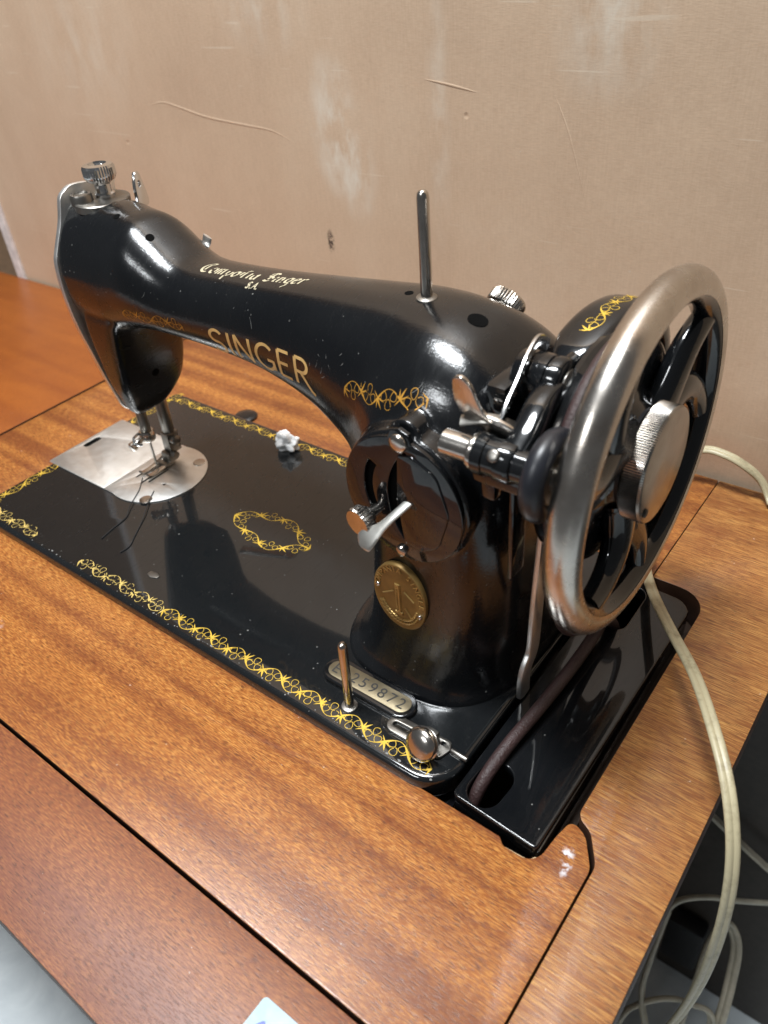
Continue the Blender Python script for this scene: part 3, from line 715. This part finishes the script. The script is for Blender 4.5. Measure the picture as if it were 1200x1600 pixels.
# ---------------- slide plate and needle plate
mesh('slide_plate', plate(rnd_poly([(-2.5, 62), (60.2, 62), (60.2, 126.5), (-2.5, 126.5)], 1.5, 4), [slot2(4, 90, 4, 99, 2.6)], 0.02, .7, .25, 1), M['plate'], bed)
npl = [(60.35, 62)] + [(78 + 33.5 * math.cos(a), 94.2 + 33.2 * math.sin(a)) for a in np.linspace(-math.radians(104), math.radians(104), 50)] + [(60.35, 126.5)]
npo = mesh('needle_plate', plate(npl, [slot2(69, 83, 69, 104, .75), slot2(77.5, 80, 77.5, 103, .75), slot2(81, 84, 81, 100, .9), circle(92.5, 87, 1.0, 10)], 0.02, .75, .25, 1), M['plate'], bed)
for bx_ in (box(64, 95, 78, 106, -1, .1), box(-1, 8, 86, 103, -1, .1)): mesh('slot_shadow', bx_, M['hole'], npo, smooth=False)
for (x, y) in [(93.5, 117.5), (95.5, 69)]:
    s_ = mesh('screw', lathe([(4.2, 0), (4.2, .35), (3.8, .5), (.4, .52)], (x, y, .7), (0, 0, 1), 24), M['nickel'], npo)
mesh('feed_dog', join(*[box(72.4 + 2.1 * i, 73.5 + 2.1 * i, 92 + .0, 101, .2, 1.2) for i in range(2)]), M['steel'], npo, smooth=False)

# ---------------- stitch regulator
disc = [(326.5 + 28.6 * math.cos(a), 107.5 + 29.4 * math.sin(a)) for a in np.linspace(math.radians(104), math.radians(436), 90)]
disc += [(332.5, 136.5), (331.5, 140), (327.3, 141.6), (323, 140.2), (321.8, 136.6)]
def front_plate(outer, holes, y, t, bev=.5):
    v, f = plate(outer, holes, 0, t, bev, 2); return [(p[0], y - p[2], p[1]) for p in v], f
left_slot = [(316 - 8.0 + 2.2 * math.cos(a), 0) for a in [0]]
def arcslot(cx, cz, R_, w_, a0, a1, n=14):
    o = [(cx + (R_ + w_) * math.cos(math.radians(a0 + (a1 - a0) * k / n)), cz + (R_ + w_) * math.sin(math.radians(a0 + (a1 - a0) * k / n))) for k in range(n + 1)]
    return o + [(cx + (R_ - w_) * math.cos(math.radians(a1 + (a0 - a1) * k / n)), cz + (R_ - w_) * math.sin(math.radians(a1 + (a0 - a1) * k / n))) for k in range(n + 1)]
reg = mesh('regulator_plate', front_plate(disc, [arcslot(334, 110, 24, 2.0, 150, 206), arcslot(352, 108.5, 30, 2.3, 134, 222, 20)], 46.6, 2.4, .5), M['enamel_clean'], sm, angle=35)
drum = [(r_, 0) for r_ in (1,)]
mesh('regulator_panel', front_plate(rnd_poly([(326.2, 130), (333, 131.5), (344, 126), (349.5, 109), (344, 91), (336, 86), (327, 87), (324.6, 108)], [2, 4, 8, 12, 8, 4, 2, 30]), [], 44.6, 1.1, .45), M['enamel_clean'], reg)
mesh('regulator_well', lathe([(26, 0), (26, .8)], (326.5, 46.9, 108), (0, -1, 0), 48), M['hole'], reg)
screw_obj(reg, (327.2, 43.8, 135.6), (0, -1, 0), 4.0, 1.6)
screw_obj(reg, (325, 43.8, 81.6), (0, -1, 0), 2.6, 1.4)
ts = mesh('thumb_screw', lathe([(2.6, 0), (2.6, 4), (4.0, 4.6), (4.0, 6.4), (6.2, 7), (6.6, 7.8), (6.6, 11.2), (6.0, 12), (.6, 12.1)], (313.2, 44.5, 98.5), (-.12, -1, -.05), 56, knurl=(5, 6, 56, .5)), M['nickel'], reg, angle=25)
lev = spline([(331, 45, 109.5), (326.5, 39, 104), (322.5, 34.5, 99), (318.5, 31, 94.5), (316, 29, 91)], 26)
wl_ = [(.52 + .80 * (1 / (1 + math.exp(-(i - 15) / 1.7))) if i < 22 else (1.30, 1.20, .95, .42)[i - 22], 1) for i in range(26)]
wl_ = [(a if isinstance(a, (int, float)) else a, b_) for a, b_ in wl_]
mesh('stitch_lever', tube(lev, oval(3.7, .8, 14, 2.6), up=(.22, -.36, .91), scale=wl_), M['lever'], reg)

# ---------------- brass medallion
def on_med(u, v, d=0): return (322 + u, 43.3 - d, 53 + v)
yb_ = min(front(322 + dx, 53 + dz, 0).y for dx in (-12, 0, 12) for dz in (-16, 0, 16)) - 0.1
a_, b0 = 14.2, 18.8
prof = [(1.0, -2.2), (1.0, 0.45), (.98, .8), (.94, .85), (.915, .55), (.5, .7), (.02, .7)]
V, F = [], []
for (s_, h_) in prof:
    for k in range(64): V.append((322 + a_ * s_ * math.cos(2 * PI * k / 64), yb_ - h_, 53 + b0 * s_ * math.sin(2 * PI * k / 64)))
for i in range(len(prof) - 1):
    for k in range(64): F.append((i * 64 + k, i * 64 + (k + 1) % 64, (i + 1) * 64 + (k + 1) % 64, (i + 1) * 64 + k))
F.append(tuple(range(63, -1, -1))); F.append(tuple(range((len(prof) - 1) * 64, len(prof) * 64)))
med = mesh('medallion', (V, F), M['brass'], sm, angle=50)
def text2d(s, size):
    cu = bpy.data.curves.new('t', 'FONT'); cu.body = s; cu.size = size; cu.extrude = 0.18; cu.resolution_u = 3; cu.align_x = 'CENTER'
    o = bpy.data.objects.new('t', cu); C.objects.link(o); dg = bpy.context.evaluated_depsgraph_get()
    me = bpy.data.meshes.new_from_object(o.evaluated_get(dg)); r = ([tuple(v.co) for v in me.vertices], [tuple(p.vertices) for p in me.polygons])
    bpy.data.objects.remove(o); bpy.data.curves.remove(cu); bpy.data.meshes.remove(me); return r
tx = []; word = 'COMPA\u00d1IA SINGER'
for i, ch in enumerate(word):
    if ch == ' ': continue
    a = math.radians(172 - i * 172 / (len(word) - 1)); g = text2d(ch, 3.9)
    cx, cz = a_ * .76 * math.cos(a), b0 * .80 * math.sin(a); rot = math.atan2(a_ * math.sin(a), b0 * math.cos(a)) - PI / 2
    ca, sa = math.cos(rot), math.sin(rot)
    tx.append(([(322 + cx + p[0] * ca - p[1] * sa, yb_ - .75 - (p[2] + .18), 53 + cz + p[0] * sa + p[1] * ca) for p in g[0]], g[1]))
mesh('raised_lettering', join(*tx), M['brass_hi'], med, smooth=False)
em = []
def raise_(P, w_, h_=.5):
    return tube([on2(u, v) for u, v in P], oval(w_, h_, 8), up=(0, -1, 0))
def on2(u, v): return (322 + u, yb_ - .8, 53 + v)
em.append(raise_(line((-.6, -8), (-.6, 8)), 1.5, .9)); em.append(raise_(line((-2.6, -9.4), (1.4, -9.4)), .9, .7)); em.append(raise_(line((-.6, -7), (-.6, 6)), .5, 1.2))
em.append(raise_(line((-9, -1), (-3, 3)), .35)); em.append(raise_(line((3, -5), (6.5, -10.5)), .35)); em.append(raise_(line((3, 5), (8, 1)), .3))
for k in range(17):
    a = math.radians(205 + k * 8.2)
    for rr in (.70, .80):
        u, v = a_ * rr * math.cos(a), b0 * rr * math.sin(a)
        em.append(raise_([(u + .9 * math.cos(a + 1.2 + rr), v + .9 * math.sin(a + 1.2 + rr)), (u, v), (u - .9 * math.cos(a + 1.2 + rr), v - .9 * math.sin(a + 1.2 + rr))], .55, .55))
mesh('raised_emblem', join(*em), M['brass_hi'], med)
for dx, dz in ((-11.3, 3.2), (10.9, -6.0)): screw_obj(med, (322 + dx, yb_ - .9, 53 + dz), (0, -1, 0), 1.15, .9, 'bright')

# ---------------- serial plate and slotted guide on the bed
serp = mesh('serial_plate_mount', plate(slot2(293, 27.5, 331, 27.5, 7.6, 14), [], -.5, 2.6, 1.2, 3), M['enamel_clean'], bed)
mesh('serial_plate', plate(slot2(293, 27.5, 331, 27.5, 4.9, 14), [], 2.4, 2.95, .2, 1), M['brass_dull'], serp)
dg_ = []
for i, ch in enumerate('E 259872'):
    if ch == ' ': continue
    g = text2d(ch, 8.4); dg_.append(([(292.5 + i * 5.5 + p[0], 24.6 + p[1], 3.0 + max(0, p[2]) * .3) for p in g[0]], g[1]))
mesh('serial_number', join(*dg_), M['ink'], serp, smooth=False)
tg = mesh('winder_tension', plate(rnd_poly([(331, 13.5), (361, 13.5), (363, 20), (361, 24), (331, 22.5)], [4, 2, 3, 2, 4], 5), [slot2(335, 18, 345, 18.4, 1.5), circle(358.5, 21.2, 1.1, 10)], 0.05, 1.5, .3, 1), M['steel'], bed)
mesh('tension_disc', lathe([(1.2, -1), (4, 0), (7.2, 1.2), (7.6, 2), (6.8, 2.4), (3, 2.6), (3, 3.4), (6.6, 3.8), (7.8, 4.6), (7.6, 5.6), (6, 7), (3.5, 7.9), (.5, 8.1)], (354, 15.5, 5.5), (-.12, -.72, .40), 36), M['nickel'], tg, angle=50)
mesh('tension_post', join(box(351, 357, 16.5, 21, 1, 9, .7)), M['steel'], tg)
mesh('slide_pin', cyl((363, 20.5, .6), (371.5, 20.2, .6), 1.3, 12, .3), M['steel'], bed)
for x in (70, 300): mesh('bed_hinge', lathe([(9, -4), (9, 1.0), (7.5, 2.2), (2.5, 2.5)], (x, 184.5, -5.5), (0, 0, 1), 28), M['enamel_clean'], sm)
mesh('bed_foot', lathe([(9, 0), (9, 5), (7, 7)], (362, 9, -25), (0, 0, 1), 24), M['rubber'], sm)

# ---------------- handwheel
WX, WY, WZ = 400.3, 100.8, 121.0
hw = mesh('handwheel', lathe([(14, -30), (14, -26), (20, -25), (44, -23), (44.5, -21), (43, -18), (41.5, -14.5), (43, -11), (44.5, -9), (42, -8), (27, -8), (22, -6), (19, -2), (18.5, 0)], (WX, WY, WZ), (1, 0, 0), 72), M['enamel_clean'], sm, angle=40)
def wheel_pt(r, a, dx=0): return (WX + dx, WY + r * math.cos(a), WZ + r * math.sin(a))
RR, RT = 65.2, 6.8
def rim_part(t0, t1, rt, n=120, k=18, closed=False):
    V, F = [], []
    for i in range(n):
        a = 2 * PI * i / n
        for j in range(k + 1):
            t = t0 + (t1 - t0) * j / k
            V.append((WX + rt * .96 * math.sin(t), WY + (RR + rt * math.cos(t)) * math.cos(a), WZ + (RR + rt * math.cos(t)) * math.sin(a)))
    for i in range(n):
        for j in range(k):
            a = i * (k + 1) + j; b2 = ((i + 1) % n) * (k + 1) + j; F.append((a, b2, b2 + 1, a + 1))
    return V, F
mesh('rim', rim_part(0, 2 * PI, RT, k=32), M['enamel_clean'], hw)
mesh('rim_band', rim_part(math.radians(-92), math.radians(112), RT + .18), M['rim'], hw)
# three forked spokes that curve from the hub to the rim
for k in range(3):
    mid = math.radians(16 + 120 * k)
    for s_ in (-1, 1):
        P = []
        for i in range(20):
            t = i / 19; r = 17 + (RR - 4 - 17) * t
            a = mid + s_ * math.radians(24) * (t ** 1.5) + math.radians(26) * math.sin(PI * t) * (0.55 if s_ > 0 else 0.35)
            P.append(wheel_pt(r, a, -5 + 5 * t))
        sc = [(1.25 - .72 * (i / 19) ** .8 if i < 14 else .69 - .02 * (i - 13), 1.2 - .35 * i / 19) for i in range(20)]
        mesh('spoke', tube(P, oval(9.6, 5.4, 18), up=(1, 0, 0), scale=sc), M['enamel_clean'], hw)
mesh('hub_sleeve', lathe([(19.5, -6), (19.5, 0), (19, .6)], (WX - 1, WY, WZ), (1, 0, 0), 48), M['rubber'], hw)
ck = mesh('clutch_knob', lathe([(20, 0), (22.6, .6), (23.4, 1.6), (23.4, 8.4), (22.8, 9.4), (21.6, 9.8), (6, 9.8), (.5, 9.8)], (WX - .6, WY, WZ - .2), (1, 0, 0), 300, knurl=(2, 3, 300, .30)), M['knob'], hw, angle=25)
mesh('screw', lathe([(1.7, 0), (1.9, .4), (1.5, .9), (.3, 1)], (WX + 9.1, WY - 16, WZ - 12), (1, 0, 0), 16), M['ink'], ck)
mesh('shaft', cyl((356, WY, WZ), (372, WY, WZ), 15, 36), M['enamel_clean'], hw)

# ---------------- belt guard behind the wheel
gp = spline([(366, 86, 150), (368, 96, 154), (369, 107, 158.5), (370, 118, 161.5), (371, 130, 162), (372, 143, 159.5), (372, 154, 153), (372, 163, 143), (372, 168, 131), (372, 170, 118), (372, 168, 100)], 60)
gs = [(min(1, .25 + i / 16), min(1, .35 + i / 14)) for i in range(60)]
guard = mesh('belt_guard', tube(gp, oval(10.5, 5.0, 24, 3.2), up=(0, 0, 1), scale=gs), M['enamel_clean'], sm, angle=60)
gb = BVHTree.FromPolygons([v.co / S for v in guard.data.vertices], [tuple(p.vertices) for p in guard.data.polygons])
def gtop(u, v, d=0):
    y = 108 + u
    h = gb.ray_cast(Vector((370.5 + v + u * .05, y, 300)), Vector((0, 0, -1)))
    return None if h[0] is None else h[0] + h[1] * (.1 + d)
decal('gold_scroll', lay(scroll(44, 3.7, 11, 0, .5), gtop, .04, 21), 'gold', guard)
mesh('guard_arm', tube(spline([(352, 92, 150), (360, 90, 152), (368, 88, 154), (372, 96, 158)], 14), oval(5, 3.5, 14)), M['enamel_clean'], guard)

# ---------------- bobbin winder
BY, BZ = 46.0, 142.0
wn = mesh('bobbin_winder', join(
    lathe([(6.8, 0), (7.6, .6), (7.6, 4.6), (7.0, 5.0), (7.0, 9.4), (7.5, 9.8), (7.5, 15), (7.0, 15.7), (5.6, 16)], (361, BY, BZ), (1, 0, 0), 36),
    lathe([(6.4, 0), (6.4, 10)], (372, BY, BZ), (1, 0, 0), 28),
    tube(spline([(375, BY + 2, BZ + 3), (375, 56, 150), (374, 67, 155), (373, 80, 155)], 18), oval(4.6, 5.2, 18, 3.0), up=(1, 0, 0)),
    lathe([(9.0, 0), (9.8, .8), (9.8, 12.4), (9.2, 12.9), (9.2, 13.6), (9.8, 14.1), (9.8, 17), (9.2, 18.2), (7, 19.2)], (357.5, 81, 155.5), (1, 0, 0), 40),
    box(352, 361, 64, 84, 140, 158, 3)), M['enamel_clean'], sm, angle=50)
mesh('spindle', lathe([(4.6, 0), (5.0, .4), (5.0, 11), (5.0, 12), (6.6, 12.2), (6.9, 13), (6.6, 14), (5, 14.4)], (347, BY, BZ), (1, 0, 0), 28), M['nickel'], wn)
mesh('winder_tyre', tube([(388.5, BY + 12.6 * math.cos(2 * PI * k / 60), BZ + 12.6 * math.sin(2 * PI * k / 60)) for k in range(60)], oval(4.2, 4.2, 16), up=(1, 0, 0), closed=True), M['rubber'], wn)
mesh('winder_disc', lathe([(10, -3), (10, 2.6), (9.2, 3.2), (4.6, 2.4), (4.4, 3.4), (2, 4.4), (.4, 4.6)], (388.5, BY, BZ), (1, 0, 0), 36), M['steel'], wn)
screw_obj(wn, (376.6, 81, 155.5), (1, 0, 0), 6.2, 1.4, 'steel')
screw_obj(wn, (370.5, BY - 6.0, BZ + 5.2), (0, -.75, .66), 2.3, .8, 'steel')
mesh('winder_latch', tube(spline([(352, 49, 150.5), (358, 51, 152), (364, 54, 151.5), (369, 58, 148)], 16), oval(2.4, .8, 12, 3), up=(0, -.4, .9)), M['steel'], wn)
mesh('latch_pin', cyl((372, 60, 141), (381, 60, 141), 1.6, 14, .3), M['nickel'], wn)
mesh('return_spring', tube([(374 + 5.5 * t / 60, 66 + 3.0 * math.cos(t * .62), 143 + 3.0 * math.sin(t * .62)) for t in range(61)], oval(.45, .45, 6), up=(1, 0, 0)), M['steel'], wn)
def strip(P, w_, t_, up, n=30): return tube(spline(P, n), oval(w_, t_, 14, 3.5), up=up)
mesh('winder_spring', strip([(362, 92, 163.5), (362, 85, 168), (363, 76, 166), (364, 67, 160), (365, 58, 155), (366, 52, 150)], 2.4, .9, (1, 0, 0)), M['bright'], wn)
thumb = front_plate([tuple(q) for q in spline([(341.5, 160), (343, 169), (347.5, 171.5), (351.5, 168), (353.5, 161), (356, 156.2), (362, 155.2), (370, 152), (371, 145.5), (362, 145.5), (355, 146.5), (351, 151), (345, 153.5), (341.5, 160)], 70)[:-1]], [], 50, 1.8, .5)
th_o = mesh('thumb_lever', thumb, M['nickel'], wn)
th_o.data.transform(Matrix.Translation(Vector((361, 51, 157)) * S) @ Matrix.Rotation(math.radians(16), 4, 'X') @ Matrix.Scale(.82, 4, (1, 0, 0)) @ Matrix.Translation(Vector((-356, -50, -158)) * S))
mesh('latch_plate', join(box(357, 384, BY + 2, BY + 7, BZ - 15, BZ - 8, 1.2), box(360, 366, BY + 3, BY + 8, BZ - 22, BZ - 10, 1.2)), M['enamel_clean'], wn)
mesh('guide_plate', box(371.5, 373.5, 50, 60, 84, 134, .8), M['enamel_clean'], sm)
mesh('belt_shifter', strip([(372.5, 67, -1), (372.5, 67, 10), (372.5, 69, 16), (372.5, 73, 21), (372.5, 74.5, 28), (372.5, 75.5, 48), (372.5, 77.5, 72), (372.5, 80, 100)], 4.6, 1.7, (1, 0, 0), 40), M['plate'], sm)

# ------------------------------------------------------------------ black plate with belt slots, right of the bed
bp = plate(rnd_poly([(373.6, 4.5), (414.5, 2.5), (416.5, 166), (374.2, 168)], [3, 2, 10, 10], 6),
           [slot2(384.6, 13, 385.2, 21.5, 7.4, 10), slot2(388.5, 134, 388.5, 157, 5.6, 8)], -6.5, -2.2, .8, 3)
tag(mesh('belt_plate', bp, M['enamel_clean'], None, angle=50), 'glossy black metal plate with two belt slots beside the machine bed under the handwheel', 'metal plate')
skirt = mesh('plate_skirt', join(box(411.5, 415.2, 4, 165, -24, -6.4, .6), box(375, 412, 4.2, 7, -24, -6.4, .6)), M['enamel_clean'], bpy.data.objects['belt_plate'])

# belt
arc_pts = [(385.5, 101 + 45.2 * math.cos(a), 121 + 45.2 * math.sin(a)) for a in np.linspace(math.radians(-8), math.radians(205), 24)]
bpth = [(379.6, 4, -34), (380.2, 10, -13), (381.2, 19, -2.5), (382.6, 36, 2.2), (384.6, 62, 3.0), (386, 95, 3.6), (386, 122, 8), (386, 143, 30), (386, 150, 70)] + arc_pts + [(386, 62, 78), (386, 78, 40), (386, 110, 16), (388, 128, 2), (388.5, 138, -20), (388.5, 142, -50)]
belt = mesh('drive_belt', tube(spline(bpth, 260), oval(3.0, 3.0, 14), up=(1, 0, 0)), M['leather'])
tag(belt, 'brown round leather drive belt running from the plate slot up round the handwheel', 'belt')

# ------------------------------------------------------------------ loose things on the bed
bm = bmesh.new(); bmesh.ops.create_icosphere(bm, subdivisions=5, radius=1)
for v in bm.verts:
    d = v.co.normalized(); n_ = mnoise.noise(d * 1.6 + Vector((3, 1, 7))) * .60 + mnoise.noise(d * 3.0) * .12 + mnoise.noise(d * 16) * .035
    r = 8.0 * (1 + n_); v.co = Vector((d.x * r * 1.05, d.y * r * .8, max(-5.6, d.z * r * .9)))
cot = ([tuple(v.co + Vector((134.5, 163, 5.7))) for v in bm.verts], [tuple(v.index for v in f.verts) for f in bm.faces]); bm.free()
tag(mesh('cotton_wad', cot, M['cotton'], None, angle=80), 'small crumpled white wad of cotton lying on the back edge of the black bed', 'cotton wad')
lint_p = plate(rnd_poly([(-4, -1.5), (0, -2.6), (4, -1), (4.5, 1), (1, 2.2), (-3.5, 1.5)], 1.0), [], 0.03, .5, .15)
lint = ([(p[0] + 157, p[1] + 24, p[2]) for p in lint_p[0]], lint_p[1])
tag(mesh('lint_speck', lint, M['steel']), 'tiny flat pale speck of lint on the black bed near the front gold border', 'lint')
for P, lab in (([(74, 84, 1.1), (83, 74, 1.1), (88, 66, 1.1), (93, 58, 1.2), (99, 50, .5), (101, 38, .4), (103, 28, .4)], 'longer black thread end trailing from under the presser foot across the needle plate'),
               ([(93, 78, 1.1), (99, 69, 1.1), (107, 59, 1.1), (112, 52, .5), (119, 41, .4), (124, 33, .4), (124, 26, .4)], 'shorter black thread end lying on the bed nearer the pillar')):
    tag(mesh('thread', tube(spline(P, 40), oval(.32, .32, 6)), M['thread']), lab, 'thread', 'loose thread ends')

# ------------------------------------------------------------------ label on the front flap
lb = mesh('paper_label', plate(rnd_poly([(362, -131), (402, -131), (402, -97.6), (362, -97.6)], 1.6), [], TZ - .28, TZ - .05), M['label'], None, smooth=False)
tag(lb, 'pale blue-white rounded paper label stuck on the front wooden flap', 'label')
mesh('printed_mark', plate(slot2(367.6, -104.6, 364.6, -109.5, .9), [], TZ - .04, TZ), M['blue'], lb, smooth=False)

# ------------------------------------------------------------------ cords
def twin(P, w_, t_, n=90, up=(0, 0, 1)):
    sec = []
    for k in range(28):                       # flat twin flex: two round strands side by side
        t = 2 * PI * k / 28; c, s_ = math.cos(t), math.sin(t)
        sec.append((w_ * c, t_ * s_ * (0.55 + .45 * min(1, abs(c) * 1.9) if abs(c) < .53 else 1)))
    return tube(spline(P, n), sec, up=up)
cordA = [(381, 196, -3), (385, 182, 2), (389, 168, 7), (402, 146, 12), (419, 123, 17), (437, 100, 22), (453, 76, 24), (467, 56, 18), (477, 42, 0), (482, 34, -30), (483, 34, -80), (480, 44, -150), (473, 62, -240), (465, 85, -340), (455, 120, -440), (452, 150, -540), (452, 165, -594)]
co = mesh('extension_cord', twin(cordA, 2.9, 1.5), M['cord']); tag(co, 'cream flat twin power cord curving over the right edge of the wooden top', 'cord')
cordB = [(352, 268, -3), (366, 272, 10), (380, 275, 19), (394, 275, 19), (406, 276, 14), (414, 278, 7), (420, 276, 0), (424, 272, -3.5)]
co = mesh('extension_cord', twin(cordB, 3.4, 1.8), M['cord']); tag(co, 'cream flat cord arching against the wall behind the handwheel', 'cord')
def floor_cable(P, lab, w_=4, t_=2.4, m_='cord_dim'):
    tag(mesh('floor_cable', twin(P, w_, t_, 60, up=(1, 0, 0)), M[m_]), lab, 'cable', 'cables hanging in the dark behind the cabinet')
floor_cable([(432, 262, -290), (439, 262, -297), (464, 262, -313), (493, 262, -330), (520, 264, -345)], 'thin grey cable slanting down beside the hanging cream cord', 3.0, 2.6)
floor_cable([(428, 180, -400), (440, 194, -370), (443, 206, -361), (450, 216, -357), (466, 229, -357), (483, 240, -361), (509, 258, -365)], 'pale cable running level across the dark gap just below the table edge', 5.0, 2.6)
floor_cable([(443, 203, -364), (443, 193, -374), (444, 173, -393), (447, 156, -413), (460, 142, -438), (480, 130, -480), (500, 130, -596)], 'pale cable curling down close under the edge of the table', 4.6, 2.6)
floor_cable([(484, 120, -596), (481, 150, -450), (479, 184, -412), (477, 207, -389), (480, 222, -375), (486, 227, -376), (495, 222, -388), (500, 208, -406), (505, 176, -442), (510, 150, -596)], 'pale cable bent into a tall narrow loop above the floor', 5.0, 2.8)
floor_cable([(430, 110, -596), (440, 131, -432), (447, 148, -422), (464, 165, -419), (482, 175, -424), (500, 178, -440), (508, 175, -596)], 'pale cable in a low loop nearest the bottom of the gap', 4.2, 2.6)
bx = mesh('power_adapter', box(438, 472, 258, 275.5, -548, -478, 4), M['blackbox']); tag(bx, 'small black box fixed to the dark board below the table', 'adapter')
bx = mesh('added_shade_board', box(436, 900, 276, 283, FZ, -70, 2), M['darkboard'], smooth=False); tag(bx, 'added dark board standing in for the shade on the wall behind the cables', 'board')  # added to darken the wall below the table
